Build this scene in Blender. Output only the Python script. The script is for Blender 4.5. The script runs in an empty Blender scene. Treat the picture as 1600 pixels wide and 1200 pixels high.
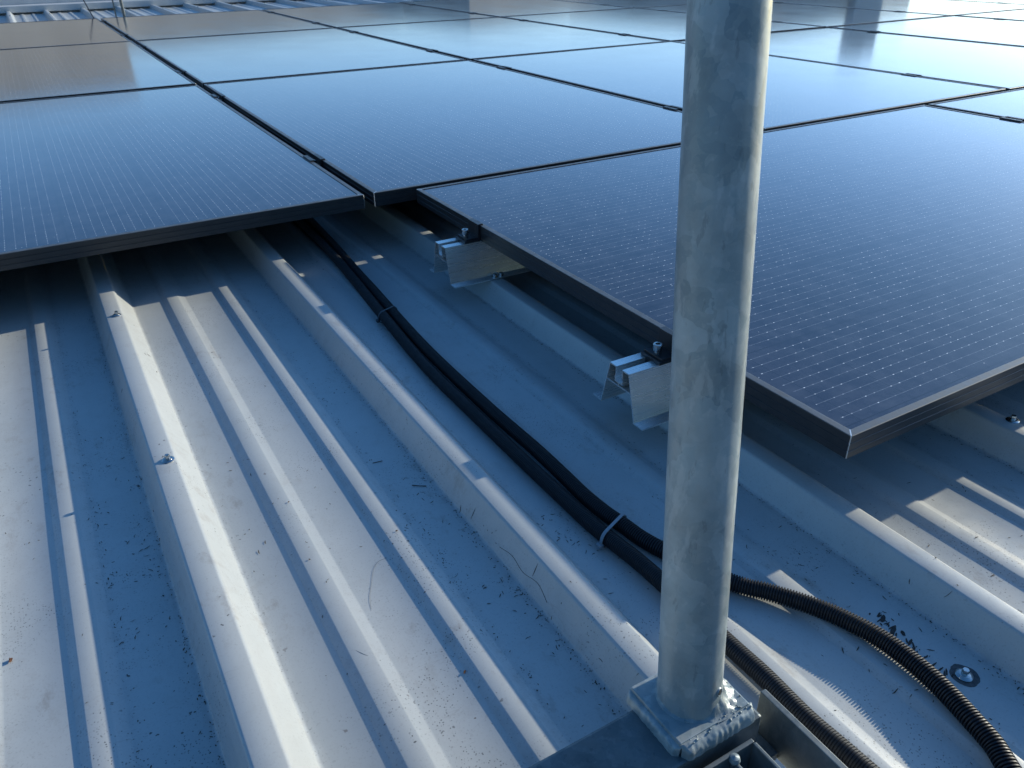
import bpy, math, random
from mathutils import Vector, Matrix, noise
random.seed(7)
scene = bpy.context.scene
COL = scene.collection
PI = math.pi

# ------------------------------------------------------------------ helpers
def link(o, parent=None):
    COL.objects.link(o)
    if parent is not None:
        o.parent = parent
    return o

def mesh_obj(name, verts, faces, mats, parent=None, smooth=False, midx=None, loc=None, sharp=None):
    me = bpy.data.meshes.new(name)
    me.from_pydata([tuple(v) for v in verts], [], [tuple(f) for f in faces])
    if not isinstance(mats, (list, tuple)):
        mats = [mats]
    for m in mats:
        me.materials.append(m)
    if midx:
        me.polygons.foreach_set('material_index', midx)
    if smooth:
        me.polygons.foreach_set('use_smooth', [True] * len(me.polygons))
        if sharp:
            me.set_sharp_from_angle(angle=math.radians(sharp))
    me.update()
    o = bpy.data.objects.new(name, me)
    if loc:
        o.location = loc
    return link(o, parent)

def empty(name, loc=(0, 0, 0), rz=0.0):
    o = bpy.data.objects.new(name, None)
    o.empty_display_size = 0.05
    o.location = loc
    o.rotation_euler = (0, 0, rz)
    return link(o)

def tag(o, label=None, cat=None, group=None, kind=None):
    if label: o['label'] = label
    if cat: o['category'] = cat
    if group: o['group'] = group
    if kind: o['kind'] = kind
    return o

class MB:
    """collects several shapes for one mesh"""
    def __init__(s):
        s.v, s.f, s.m = [], [], []
    def add(s, v, f, m=0):
        b = len(s.v)
        s.v += [tuple(x) for x in v]
        s.f += [tuple(i + b for i in q) for q in f]
        s.m += [m] * len(f)
    def box(s, x0, x1, y0, y1, z0, z1, m=0, bev=0.0):
        if bev <= 0:
            v = [(x, y, z) for z in (z0, z1) for y in (y0, y1) for x in (x0, x1)]
            f = [(0, 2, 3, 1), (4, 5, 7, 6), (0, 1, 5, 4), (2, 6, 7, 3), (0, 4, 6, 2), (1, 3, 7, 5)]
            s.add(v, f, m)
            return
        import bmesh
        bm = bmesh.new()
        bmesh.ops.create_cube(bm, size=1.0)
        bmesh.ops.scale(bm, vec=(x1 - x0, y1 - y0, z1 - z0), verts=bm.verts)
        bmesh.ops.translate(bm, vec=((x0 + x1) / 2, (y0 + y1) / 2, (z0 + z1) / 2), verts=bm.verts)
        bmesh.ops.bevel(bm, geom=list(bm.edges), offset=bev, segments=2, affect='EDGES', profile=0.6)
        s.add([tuple(v.co) for v in bm.verts], [[v.index for v in f.verts] for f in bm.faces], m)
        bm.free()
    def lathe(s, prof, n=20, c=(0, 0, 0), ax=None, m=0, cap=True, nsides=None):
        """prof: list of (r,z) along +Z (or along axis ax)"""
        q = Vector((0, 0, 1)).rotation_difference(Vector(ax).normalized()) if ax else None
        v = []
        for r, z in prof:
            for i in range(n):
                a = 2 * PI * i / n
                p = Vector((r * math.cos(a), r * math.sin(a), z))
                if q: p = q @ p
                v.append(p + Vector(c))
        f = []
        for j in range(len(prof) - 1):
            for i in range(n):
                k = (i + 1) % n
                f.append((j * n + i, j * n + k, (j + 1) * n + k, (j + 1) * n + i))
        if cap:
            f.append(tuple(reversed(range(n))))
            f.append(tuple((len(prof) - 1) * n + i for i in range(n)))
        s.add(v, f, m)
    def build(s, name, mats, parent=None, smooth=False, sharp=35, loc=None):
        return mesh_obj(name, s.v, s.f, mats, parent, smooth, s.m, loc, sharp if smooth else None)

def catmull(pts, step):
    out = []
    P = [Vector(p) for p in pts]
    P = [2 * P[0] - P[1]] + P + [2 * P[-1] - P[-2]]
    for i in range(1, len(P) - 2):
        a, b, c, d = P[i - 1:i + 3]
        n = max(2, int((c - b).length / step))
        for k in range(n):
            t = k / n
            out.append(0.5 * ((2 * b) + (c - a) * t + (2 * a - 5 * b + 4 * c - d) * t * t + (3 * b - a - 3 * c + d) * t ** 3))
    out.append(P[-2])
    return out

def sweep(path, rfun, n=14, flat=None):
    """tube with radius rfun(arclength, i)"""
    v, f = [], []
    up = Vector((0, 0, 1))
    s = 0.0
    for i, p in enumerate(path):
        if i: s += (p - path[i - 1]).length
        t = (path[min(i + 1, len(path) - 1)] - path[max(i - 1, 0)]).normalized()
        if abs(t.z) > 0.97:
            sd = t.cross(Vector((0, 1, 0))).normalized()
        else:
            sd = t.cross(up).normalized()
        u = sd.cross(t)
        r = rfun(s, i)
        for k in range(n):
            a = 2 * PI * k / n
            v.append(p + sd * (r * math.cos(a)) + u * (r * math.sin(a)))
    for i in range(len(path) - 1):
        for k in range(n):
            k2 = (k + 1) % n
            f.append((i * n + k, i * n + k2, (i + 1) * n + k2, (i + 1) * n + k))
    f.append(tuple(range(n)))
    f.append(tuple(reversed([(len(path) - 1) * n + k for k in range(n)])))
    return v, f

# ------------------------------------------------------------------ materials
class NT:
    def __init__(s, name):
        s.mat = bpy.data.materials.new(name)
        s.mat.use_nodes = True
        s.t = s.mat.node_tree
        s.n = s.t.nodes
        s.bsdf = s.n['Principled BSDF']
    def new(s, typ, **kw):
        o = s.n.new(typ)
        for k, v in kw.items():
            setattr(o, k, v)
        return o
    def link(s, a, b):
        s.t.links.new(a, b)
    def inp(s, node, key, val):
        if hasattr(val, 'is_linked') or isinstance(val, bpy.types.NodeSocket):
            s.link(val, node.inputs[key])
        else:
            node.inputs[key].default_value = val
    def math(s, op, a, b=None, c=None, clamp=False):
        o = s.new('ShaderNodeMath', operation=op)
        o.use_clamp = clamp
        s.inp(o, 0, a)
        if b is not None: s.inp(o, 1, b)
        if c is not None: s.inp(o, 2, c)
        return o.outputs[0]
    def ramp(s, fac, lo, hi, a=0.0, b=1.0):
        o = s.new('ShaderNodeMapRange')
        o.clamp = True
        s.inp(o, 'Value', fac)
        o.inputs['From Min'].default_value = lo
        o.inputs['From Max'].default_value = hi
        o.inputs['To Min'].default_value = a
        o.inputs['To Max'].default_value = b
        return o.outputs[0]
    def mix(s, fac, a, b, blend='MIX'):
        o = s.new('ShaderNodeMix', data_type='RGBA', blend_type=blend)
        s.inp(o, 0, fac)
        for k, v in ((6, a), (7, b)):
            if isinstance(v, (tuple, list)):
                o.inputs[k].default_value = (*v[:3], 1)
            else:
                s.link(v, o.inputs[k])
        return o.outputs[2]
    def coord(s, kind='Object', scale=None):
        o = s.new('ShaderNodeTexCoord')
        out = o.outputs[kind]
        if scale:
            m = s.new('ShaderNodeMapping')
            m.inputs['Scale'].default_value = scale
            s.link(out, m.inputs['Vector'])
            out = m.outputs[0]
        return out
    def noise(s, vec, scale, detail=3, rough=0.55, out=0):
        o = s.new('ShaderNodeTexNoise')
        s.link(vec, o.inputs['Vector'])
        o.inputs['Scale'].default_value = scale
        o.inputs['Detail'].default_value = detail
        o.inputs['Roughness'].default_value = rough
        return o.outputs[out]
    def voro(s, vec, scale, feature='F1', out='Distance', rnd=1.0):
        o = s.new('ShaderNodeTexVoronoi', feature=feature)
        s.link(vec, o.inputs['Vector'])
        o.inputs['Scale'].default_value = scale
        o.inputs['Randomness'].default_value = rnd
        return o.outputs[out]
    def bump(s, h, strength, dist=0.001, prev=None):
        o = s.new('ShaderNodeBump')
        o.inputs['Strength'].default_value = strength
        o.inputs['Distance'].default_value = dist
        s.link(h, o.inputs['Height'])
        if prev is not None: s.link(prev, o.inputs['Normal'])
        return o.outputs[0]
    def set(s, **kw):
        names = {'base': 'Base Color', 'rough': 'Roughness', 'metal': 'Metallic', 'normal': 'Normal',
                 'spec': 'Specular IOR Level', 'ior': 'IOR', 'coat': 'Coat Weight', 'coatr': 'Coat Roughness'}
        for k, v in kw.items():
            i = s.bsdf.inputs[names[k]]
            if isinstance(v, bpy.types.NodeSocket):
                s.link(v, i)
            elif k == 'base':
                i.default_value = (*v, 1)
            else:
                i.default_value = v
        return s.mat

def mat_roof():
    m = NT('painted_roof_sheet')
    v = m.coord()
    edge = m.new('ShaderNodeAttribute', attribute_name='corner_dirt').outputs['Fac']
    n1 = m.noise(v, 5.0, 5, 0.6)
    n2 = m.noise(v, 38.0, 5, 0.65)
    base = m.mix(m.ramp(n1, .35, .68), (.45, .472, .465), (.505, .522, .512))
    base = m.mix(m.ramp(n2, .55, .78, 0, .32), base, (.36, .345, .32))
    # streaked grime along the ribs
    vs = m.coord('Object', (30, 2.2, 6))
    st = m.noise(vs, 1.0, 4, 0.6)
    base = m.mix(m.ramp(st, .54, .8, 0, .35), base, (.42, .405, .385))
    # dull brownish smudges and rubbed dirt
    sm = m.noise(m.coord('Object', (46, 26, 8)), 1.0, 7, .78)
    ar = m.ramp(m.noise(v, 6.5, 3, .55), .50, .62)
    base = m.mix(m.math('MULTIPLY', m.math('MULTIPLY', m.ramp(sm, .53, .66), ar), .55), base, (.29, .255, .22))
    base = m.mix(m.ramp(m.noise(v, 2.2, 3, .5), .35, .7, 0, .22), base, (.44, .45, .44))
    # fine specks
    fine = m.noise(v, 420.0, 2, 0.6)
    base = m.mix(m.ramp(fine, .58, .72, 0, .38), base, (.33, .32, .31))
    def specks(scale, thr, dens_lo, dens_hi, nscale, extra=None):
        wv = m.new('ShaderNodeVectorMath', operation='ADD')
        m.link(v, wv.inputs[0])
        sc = m.new('ShaderNodeVectorMath', operation='SCALE')
        m.link(m.noise(v, scale * 1.3, 2, .6, out=1), sc.inputs[0])
        sc.inputs['Scale'].default_value = 0.9 / scale
        m.link(sc.outputs[0], wv.inputs[1])
        d = m.voro(wv.outputs[0], scale)
        mask = m.ramp(d, thr * .7, thr, 1, 0)
        cl = m.ramp(m.noise(v, nscale, 3, .6), dens_lo, dens_hi)
        if extra is not None:
            cl = m.math('MAXIMUM', m.math('MULTIPLY', extra, m.ramp(m.noise(v, 45.0, 3, .7), .30, .46)), cl)
        # random drop of cells
        cc = m.voro(wv.outputs[0], scale, out='Color')
        sep = m.new('ShaderNodeSeparateColor'); m.link(cc, sep.inputs[0])
        keep = m.math('LESS_THAN', sep.outputs[0], 0.5)
        return m.math('MULTIPLY', m.math('MULTIPLY', mask, cl), keep)
    s1 = specks(380.0, 0.30, .52, .62, 9.0, edge)
    s2 = specks(120.0, 0.17, .55, .64, 6.0, edge)
    s3 = specks(46.0, 0.075, .50, .62, 3.0)
    base = m.mix(m.math('MULTIPLY', s1, .75), base, (.055, .055, .055))
    base = m.mix(m.math('MULTIPLY', s2, .85), base, (.05, .045, .04))
    base = m.mix(m.math('MULTIPLY', s3, .8), base, (.12, .075, .05))
    # dusty corner tone
    base = m.mix(m.math('MULTIPLY', m.math('MULTIPLY', edge, m.ramp(m.noise(v, 60., 4, .7), .35, .7)), .45), base, (.24, .24, .24))
    # thin scratches
    for sx, sy, thr in ((60, 9, .006), (14, 55, .005)):
        w = m.coord('Object', (sx, sy, 20))
        d = m.noise(w, 0.55, 3, .5)
        ln = m.math('ABSOLUTE', m.math('SUBTRACT', d, .5))
        area = m.ramp(m.noise(v, 4.0 + sx * .05, 2, .5), .56, .64)
        base = m.mix(m.math('MULTIPLY', m.math('MULTIPLY', m.ramp(ln, 0, thr * .5, 1, 0), area), .35), base, (.3, .28, .26))
    rough = m.ramp(n2, .3, .7, .29, .43)
    b1 = m.bump(m.noise(v, 900., 2, .5), .10, .0004)
    vb = m.coord('Object', (14, 3.0, 8))
    b2 = m.bump(m.noise(vb, 1.0, 2, .4), .22, .004, b1)
    return m.set(base=base, rough=rough, normal=b2, spec=.6)

def mat_glass_cells():
    """laminate seen through the front glass: dark cells, thin bright busbar wires with solder pads"""
    m = NT('solar_cell_laminate')
    co = m.new('ShaderNodeTexCoord').outputs['Object']
    sp = m.new('ShaderNodeSeparateXYZ'); m.link(co, sp.inputs[0])
    x, y = sp.outputs[0], sp.outputs[1]
    pitch = 0.183
    off = 0.018
    fx = m.math('MODULO', m.math('SUBTRACT', x, off - 10 * pitch), pitch)     # 0..pitch in cell
    bus = 0.0171
    first = (pitch - 9 * bus) / 2
    g = m.math('SUBTRACT', fx, first)
    gm = m.math('MODULO', m.math('ADD', g, bus * 4.5), bus)                     # centred at bus/2
    dist = m.math('ABSOLUTE', m.math('SUBTRACT', gm, bus * .5))
    inside = m.math('MULTIPLY', m.math('GREATER_THAN', g, -bus * .5), m.math('LESS_THAN', g, bus * 9.5))
    inside = m.math('MULTIPLY', inside, m.math('MULTIPLY', m.math('GREATER_THAN', x, .016), m.math('LESS_THAN', x, 1.118)))
    inside = m.math('MULTIPLY', inside, m.math('MULTIPLY', m.math('GREATER_THAN', y, .022), m.math('LESS_THAN', y, 1.704)))
    wire = m.math('MULTIPLY', m.math('LESS_THAN', dist, .00036), inside)
    # solder pads, shifted from wire to wire
    wid = m.math('FLOOR', m.math('DIVIDE', x, bus))
    wn = m.new('ShaderNodeTexWhiteNoise', noise_dimensions='1D'); m.link(wid, wn.inputs['W'])
    yy = m.math('ADD', y, m.math('MULTIPLY', wn.outputs[0], .004))
    pm = m.math('MODULO', m.math('ADD', yy, 1.0), .0152)
    pad = m.math('MULTIPLY', m.math('LESS_THAN', m.math('ABSOLUTE', m.math('SUBTRACT', pm, .0076)), .0011),
                 m.math('LESS_THAN', dist, .00062))
    pr = m.new('ShaderNodeTexWhiteNoise', noise_dimensions='2D')
    cv = m.new('ShaderNodeCombineXYZ')
    m.link(wid, cv.inputs[0]); m.link(m.math('FLOOR', m.math('DIVIDE', yy, .0152)), cv.inputs[1])
    m.link(cv.outputs[0], pr.inputs['Vector'])
    pad = m.math('MULTIPLY', m.math('MULTIPLY', pad, inside), m.ramp(pr.outputs[0], .2, .9, .1, 1))
    # thin gaps between half cells
    hy = m.math('MODULO', m.math('ADD', y, 1.0 - .02), .0925)
    gapy = m.math('LESS_THAN', hy, .0012)
    gapx = m.math('LESS_THAN', fx, .0018)
    gap = m.math('MAXIMUM', gapx, gapy)
    # fingers
    cellid = m.new('ShaderNodeCombineXYZ')
    m.link(m.math('FLOOR', m.math('DIVIDE', x, pitch)), cellid.inputs[0])
    m.link(m.math('FLOOR', m.math('DIVIDE', y, .0925)), cellid.inputs[1])
    cw = m.new('ShaderNodeTexWhiteNoise', noise_dimensions='2D'); m.link(cellid.outputs[0], cw.inputs['Vector'])
    cell = m.mix(cw.outputs[0], (.024, .027, .046), (.030, .032, .052))
    ob = m.new('ShaderNodeObjectInfo').outputs['Random']
    dust = m.noise(co, 26., 6, .68)
    cell = m.mix(m.ramp(dust, .40, .80, 0, .26), cell, (.20, .21, .24))
    cell = m.mix(m.math('MULTIPLY', gap, .6), cell, (.008, .008, .012))
    cell = m.mix(m.math('MULTIPLY', wire, .48), cell, (.30, .33, .37))
    cell = m.mix(pad, cell, (.95, .97, 1.0))  # near-white pads also carry painted sun glints
    # dust specks on the glass
    d = m.voro(co, 75.)
    col = m.new('ShaderNodeSeparateColor'); m.link(m.voro(co, 75., out='Color'), col.inputs[0])
    spk = m.math('MULTIPLY', m.math('LESS_THAN', d, .075), m.math('LESS_THAN', col.outputs[0], .10))
    cell = m.mix(m.math('MULTIPLY', spk, .7), cell, (.75, .78, .8))
    rough = m.ramp(m.noise(co, 5., 2, .5), .3, .75, .085, .11)
    bp_ = m.bump(m.noise(co, 1300., 1, .5), .05, .0002)
    return m.set(base=cell, rough=rough, normal=bp_, ior=1.62, spec=.5)

def mat_black_alu(name='black_anodised_frame', base=(.016, .019, .023), rough=.36):
    m = NT(name)
    v = m.coord('Object', (6, 6, 400))
    n = m.noise(v, 1.0, 3, .6)
    c = m.mix(m.ramp(m.noise(m.coord(), 60., 4, .6), .45, .8, 0, .35), base, (.045, .048, .05))
    return m.set(base=c, rough=m.ramp(n, .3, .7, rough - .06, rough + .1), metal=0.0, spec=.7)

def mat_simple(name, base, rough=.5, metal=0., spec=.5, var=.25, scale=40., bump=.1, bdist=.0005):
    m = NT(name)
    v = m.coord()
    n = m.noise(v, scale, 4, .6)
    c = m.mix(m.ramp(n, .35, .75), base, tuple(b * (1 - var) for b in base))
    bp_ = m.bump(m.noise(v, scale * 5, 3, .6), bump, bdist)
    return m.set(base=c, rough=m.ramp(n, .3, .7, max(.02, rough - .06), rough + .08), metal=metal, spec=spec, normal=bp_)

def mat_rail():
    m = NT('mill_finish_aluminium')
    v = m.coord('Object', (8, 900, 900))
    n = m.noise(v, 1.0, 3, .6)
    w = m.coord()
    c = m.mix(m.ramp(m.noise(w, 30., 4, .6), .35, .75), (.90, .91, .90), (.76, .77, .76))
    st = m.voro(w, 55.)
    c = m.mix(m.ramp(st, .05, .12, .4, 0), c, (.45, .44, .40))
    return m.set(base=c, metal=.82, rough=m.ramp(n, .3, .7, .24, .36), normal=m.bump(n, .12, .0002))

def mat_galv(name='galvanised_steel', dark=1.0, lump=0.0):
    m = NT(name)
    v = m.coord()
    wv = m.new('ShaderNodeVectorMath', operation='ADD')
    m.link(v, wv.inputs[0])
    sc = m.new('ShaderNodeVectorMath', operation='SCALE')
    m.link(m.noise(v, 45., 3, .6, out=1), sc.inputs[0]); sc.inputs['Scale'].default_value = .018
    m.link(sc.outputs[0], wv.inputs[1])
    cells = m.new('ShaderNodeSeparateColor')
    m.link(m.voro(wv.outputs[0], 36., out='Color'), cells.inputs[0])
    cells2 = m.new('ShaderNodeSeparateColor')
    m.link(m.voro(wv.outputs[0], 110., out='Color'), cells2.inputs[0])
    big = m.noise(v, 22., 5, .62)
    k = dark
    c = m.mix(cells.outputs[0], (.235 * k, .305 * k, .33 * k), (.385 * k, .465 * k, .485 * k))
    c = m.mix(m.math('MULTIPLY', cells2.outputs[0], .35), c, (.56 * k, .58 * k, .56 * k))
    c = m.mix(m.ramp(big, .42, .72, 0, .55), c, (.19 * k, .205 * k, .20 * k))
    c = m.mix(m.ramp(m.noise(v, 160., 3, .7), .6, .8, 0, .5), c, (.55 * k, .57 * k, .56 * k))
    # pale crisp-edged runs and rubbed marks
    vr2 = m.coord('Object', (52, 52, 17))
    n2 = m.noise(vr2, 1.0, 5, .62)
    c = m.mix(m.ramp(n2, .555, .60, 0, .34), c, (.60 * k, .63 * k, .62 * k))
    c = m.mix(m.ramp(m.noise(m.coord('Object', (140, 140, 30)), 1.0, 4, .65), .62, .66, 0, .35), c, (.16 * k, .18 * k, .18 * k))
    # runs down the tube
    vr = m.coord('Object', (90, 90, 5))
    c = m.mix(m.ramp(m.noise(vr, 1.0, 3, .6), .5, .75, 0, .35), c, (.42 * k, .43 * k, .41 * k))
    rough = m.ramp(cells.outputs[0], 0, 1, .36, .50)
    nb = m.bump(m.noise(v, 120., 4, .6), .25 + lump, .0008)
    return m.set(base=c, metal=.22, rough=rough, normal=nb, spec=.5)

M_ROOF = mat_roof()
M_CELL = mat_glass_cells()
M_FRAME = mat_black_alu()
M_LIP = mat_simple('glare_toned_frame_lip', (.15, .15, .148), .40, .5, .8, .3, 60.)  # same black frame; paler grey puts the lip's glare into the colour
M_CUT = mat_simple('bare_cut_aluminium', (.80, .80, .78), .30, .6, .5, .1)
M_RAIL = mat_rail()
M_STEEL = mat_simple('stainless_steel', (.62, .62, .60), .25, 1.0, .5, .3, 120.)
M_BLACK = mat_simple('black_clamp_metal', (.020, .022, .026), .38, 0.0, .6, .3, 80.)
M_GALV = mat_galv(dark=1.0)
M_GALVD = mat_galv('shade_toned_galvanised_bar', .42)  # galvanised copy darkened to put the sunless side's shade into its colour
M_WELD = mat_galv('zinc_coated_weld', .88, .25)
M_WELD.node_tree.nodes['Principled BSDF'].inputs['Metallic'].default_value = .12
M_CONDUIT = mat_simple('black_plastic_conduit', (.016, .019, .024), .50, 0, .4, .35, 90., .05)
M_TIE = mat_simple('translucent_nylon_tie', (.30, .33, .36), .4, 0, .5, .1)
M_TIEB = mat_simple('dark_nylon_tie', (.05, .06, .07), .4, 0, .5, .1)
M_EPDM = mat_simple('rubber_washer', (.05, .05, .05), .7, 0, .4, .3)
M_DEBRIS = mat_simple('dry_leaf_bit', (.13, .055, .03), .8, 0, .3, .5, 300.)
M_TWIG = mat_simple('dark_fibre', (.05, .042, .035), .8, 0, .3, .4, 300.)
M_FLASH = mat_simple('painted_flashing', (.66, .67, .67), .4, 0, .5, .12, 12.)
M_BLUEWALL = mat_simple('pale_blue_render', (.50, .80, 1.0), .7, 0, .3, .05, 1.5, .2, .003)
M_BROWN = mat_simple('grey_brown_render', (.58, .55, .51), .85, 0, .2, .25, .9, .3, .01)
M_LIGHTW = mat_simple('cream_render', (.70, .66, .58), .8, 0, .2, .1, 1.2)
M_PALE = mat_simple('white_render', (.92, .91, .88), .8, 0, .2, .05, 1.2)
M_WIN = mat_simple('window_glass_dark', (.03, .035, .04), .1, 0, .6, .1)
M_GROUND = mat_simple('asphalt_yard', (.055, .055, .055), .9, 0, .3, .3, .6, .3, .01)
M_STAIN = mat_simple('tar_smear', (.045, .038, .033), .6, 0, .4, .3, 300., .4, .0005)

# ------------------------------------------------------------------ geometry constants (metres, roof frame)
W, L = 1.134, 1.730          # module size
GX, GY = .0222, .0300        # gaps between modules
ZC, ZP = -.1015, -.1385      # rib crown, pan
HS = .005                    # stiffener height
WB = {-4: -1.909, -3: -1.577, -2: -1.245, -1: -.913, 0: -.583, 1: -.2583, 2: .0748, 3: .4040}
def wb(k):
    if k in WB: return WB[k]
    return .4040 + .3325 * (k - 3) if k > 3 else -1.909 + .3325 * (k + 4)
# profile of one pitch, relative to the rib's left foot: (dx, z, corner dirt)
RIBP = [(-.010, ZP, .15), (-.003, ZP, 1.), (.0, ZP + .0008, 1.), (.0015, ZP + .003, .4), (.016, ZC - .003, 0), (.0175, ZC - .0008, 0), (.0198, ZC, 0),
        (.0415, ZC, 0), (.0440, ZC - .0008, 0), (.0455, ZC - .003, 0), (.0670, ZP + .003, .2), (.0685, ZP + .0008, .7), (.0715, ZP, .7), (.079, ZP, .1),
        (.1235, ZP, 0), (.1250, ZP + .0004, .6), (.1330, ZP + HS - .0004, .1), (.1345, ZP + HS, 0),
        (.1530, ZP + HS, 0), (.1550, ZP + HS - .0006, 0), (.1655, ZP + .0005, .3), (.1680, ZP, .3),
        (.2225, ZP, 0), (.2240, ZP + .0004, .8), (.2315, ZP + HS - .0004, .2), (.2330, ZP + HS, 0),
        (.2520, ZP + HS, 0), (.2540, ZP + HS - .0006, 0), (.2635, ZP + .0005, .5), (.2655, ZP, .7), (.275, ZP, .1)]
prof = []
for k in range(-6, 24):
    nxt = wb(k + 1) - wb(k)
    for dx, z, d in RIBP:
        if dx > .12: dx = dx + (nxt - .3325) * .3
        prof.append((wb(k) + dx, z, d))
prof.sort()
def surf(x):
    for a, b in zip(prof, prof[1:]):
        if a[0] <= x <= b[0]:
            t = (x - a[0]) / max(1e-9, b[0] - a[0])
            return a[1] + (b[1] - a[1]) * t
    return ZP

# ------------------------------------------------------------------ camera (fitted to the module grid)
R = [[0.86265884, -0.50563252, -0.0124694], [-0.2599133, -0.42201885, -0.86853047], [0.43389493, 0.75248644, -0.4954789]]
C = Vector((-0.57877714, -1.58315689, 0.47282949))
cam_d = bpy.data.cameras.new('camera')
cam = link(bpy.data.objects.new('camera', cam_d))
rt, dn, fw = (Vector(r) for r in R)
mw = Matrix.Identity(4)
for i in range(3):
    mw[i][0], mw[i][1], mw[i][2], mw[i][3] = rt[i], -dn[i], -fw[i], C[i]
cam.matrix_world = mw
cam_d.sensor_width = 36
cam_d.lens = 1226.64 / 1600 * 36
cam_d.clip_start = .01
cam_d.clip_end = 4000
cam_d.dof.use_dof = True
cam_d.dof.focus_distance = .85
cam_d.dof.aperture_fstop = 30
scene.camera = cam

# ------------------------------------------------------------------ light
sun_dir = Vector((3.06, .115, 1.0)).normalized()      # towards the sun
el = math.asin(sun_dir.z)
az = math.atan2(sun_dir.x, sun_dir.y)
ld = bpy.data.lights.new('sun', 'SUN')
ld.energy = 4.8
ld.angle = math.radians(.53)
ld.color = (1.0, .935, .76)
lo = link(bpy.data.objects.new('sun', ld))
lo.rotation_euler = sun_dir.to_track_quat('Z', 'Y').to_euler()
SKY_LO = (1.34, 1.62, 2.34)
SKY_HI = (.68, .94, 1.17)
world = bpy.data.worlds.new('World')
scene.world = world
world.use_nodes = True
wt = world.node_tree
sky = wt.nodes.new('ShaderNodeTexSky')
sky.sky_type = 'NISHITA'
sky.sun_disc = False
sky.sun_elevation = el
sky.sun_rotation = az
sky.air_density = 1.15
sky.dust_density = .55
sky.ozone_density = 2.2
hs = wt.nodes.new('ShaderNodeHueSaturation')
hs.inputs['Saturation'].default_value = 1.22
hs.inputs['Value'].default_value = 1.0
wt.links.new(sky.outputs[0], hs.inputs['Color'])
# clear-air gradient: deeper blue overhead, brighter towards the horizon
tc = wt.nodes.new('ShaderNodeTexCoord')
sx = wt.nodes.new('ShaderNodeSeparateXYZ'); wt.links.new(tc.outputs['Generated'], sx.inputs[0])
mr = wt.nodes.new('ShaderNodeMapRange'); mr.interpolation_type = 'SMOOTHSTEP'
mr.inputs['From Min'].default_value = .02; mr.inputs['From Max'].default_value = .41
wt.links.new(sx.outputs[2], mr.inputs['Value'])
gr_ = wt.nodes.new('ShaderNodeMix'); gr_.data_type = 'RGBA'
gr_.inputs[6].default_value = (SKY_LO[0], SKY_LO[1], SKY_LO[2], 1)
gr_.inputs[7].default_value = (SKY_HI[0], SKY_HI[1], SKY_HI[2], 1)
dt = wt.nodes.new('ShaderNodeVectorMath'); dt.operation = 'DOT_PRODUCT'
wt.links.new(tc.outputs['Generated'], dt.inputs[0]); dt.inputs[1].default_value = (.45, .89, 0)
mr2 = wt.nodes.new('ShaderNodeMapRange'); mr2.interpolation_type = 'SMOOTHSTEP'
mr2.inputs['From Min'].default_value = .65; mr2.inputs['From Max'].default_value = -.35
wt.links.new(dt.outputs['Value'], mr2.inputs['Value'])
mx_ = wt.nodes.new('ShaderNodeMath'); mx_.operation = 'MAXIMUM'
wt.links.new(mr.outputs[0], mx_.inputs[0]); wt.links.new(mr2.outputs[0], mx_.inputs[1])
wt.links.new(mx_.outputs[0], gr_.inputs[0])
mu = wt.nodes.new('ShaderNodeVectorMath'); mu.operation = 'MULTIPLY'
wt.links.new(hs.outputs[0], mu.inputs[0]); wt.links.new(gr_.outputs[2], mu.inputs[1])
# glow of the clear sky round the sun
ds = wt.nodes.new('ShaderNodeVectorMath'); ds.operation = 'DOT_PRODUCT'
wt.links.new(tc.outputs['Generated'], ds.inputs[0]); ds.inputs[1].default_value = tuple(sun_dir)
mg = wt.nodes.new('ShaderNodeMapRange'); mg.interpolation_type = 'SMOOTHSTEP'
mg.inputs['From Min'].default_value = .72; mg.inputs['From Max'].default_value = 1.0
mg.inputs['To Min'].default_value = 1.0; mg.inputs['To Max'].default_value = 1.25
wt.links.new(ds.outputs['Value'], mg.inputs['Value'])
m2_ = wt.nodes.new('ShaderNodeVectorMath'); m2_.operation = 'SCALE'
wt.links.new(mu.outputs[0], m2_.inputs[0]); wt.links.new(mg.outputs[0], m2_.inputs['Scale'])
# darker low sky on the side away from the roof
lowz = wt.nodes.new('ShaderNodeMapRange'); lowz.interpolation_type = 'SMOOTHSTEP'
lowz.inputs['From Min'].default_value = .15; lowz.inputs['From Max'].default_value = .60
lowz.inputs['To Min'].default_value = 1.0; lowz.inputs['To Max'].default_value = 0.0
wt.links.new(sx.outputs[2], lowz.inputs['Value'])
bk = wt.nodes.new('ShaderNodeMath'); bk.operation = 'MULTIPLY'
wt.links.new(lowz.outputs[0], bk.inputs[0]); wt.links.new(mr2.outputs[0], bk.inputs[1])
bk2 = wt.nodes.new('ShaderNodeMath'); bk2.operation = 'MULTIPLY_ADD'
wt.links.new(bk.outputs[0], bk2.inputs[0]); bk2.inputs[1].default_value = -.66; bk2.inputs[2].default_value = 1.0
m3_ = wt.nodes.new('ShaderNodeVectorMath'); m3_.operation = 'SCALE'
wt.links.new(m2_.outputs[0], m3_.inputs[0]); wt.links.new(bk2.outputs[0], m3_.inputs['Scale'])
wt.links.new(m3_.outputs[0], wt.nodes['Background'].inputs['Color'])
wt.nodes['Background'].inputs['Strength'].default_value = .15

scene.view_settings.view_transform = 'Standard'
scene.view_settings.look = 'None'
scene.view_settings.exposure = 0
scene.view_settings.gamma = 1

# ------------------------------------------------------------------ setting
gs = 1500
tag(mesh_obj('ground', [(-gs, -gs, -7), (gs, -gs, -7), (gs, gs, -7), (-gs, gs, -7)], [(0, 1, 2, 3)], M_GROUND), kind='structure')

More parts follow.
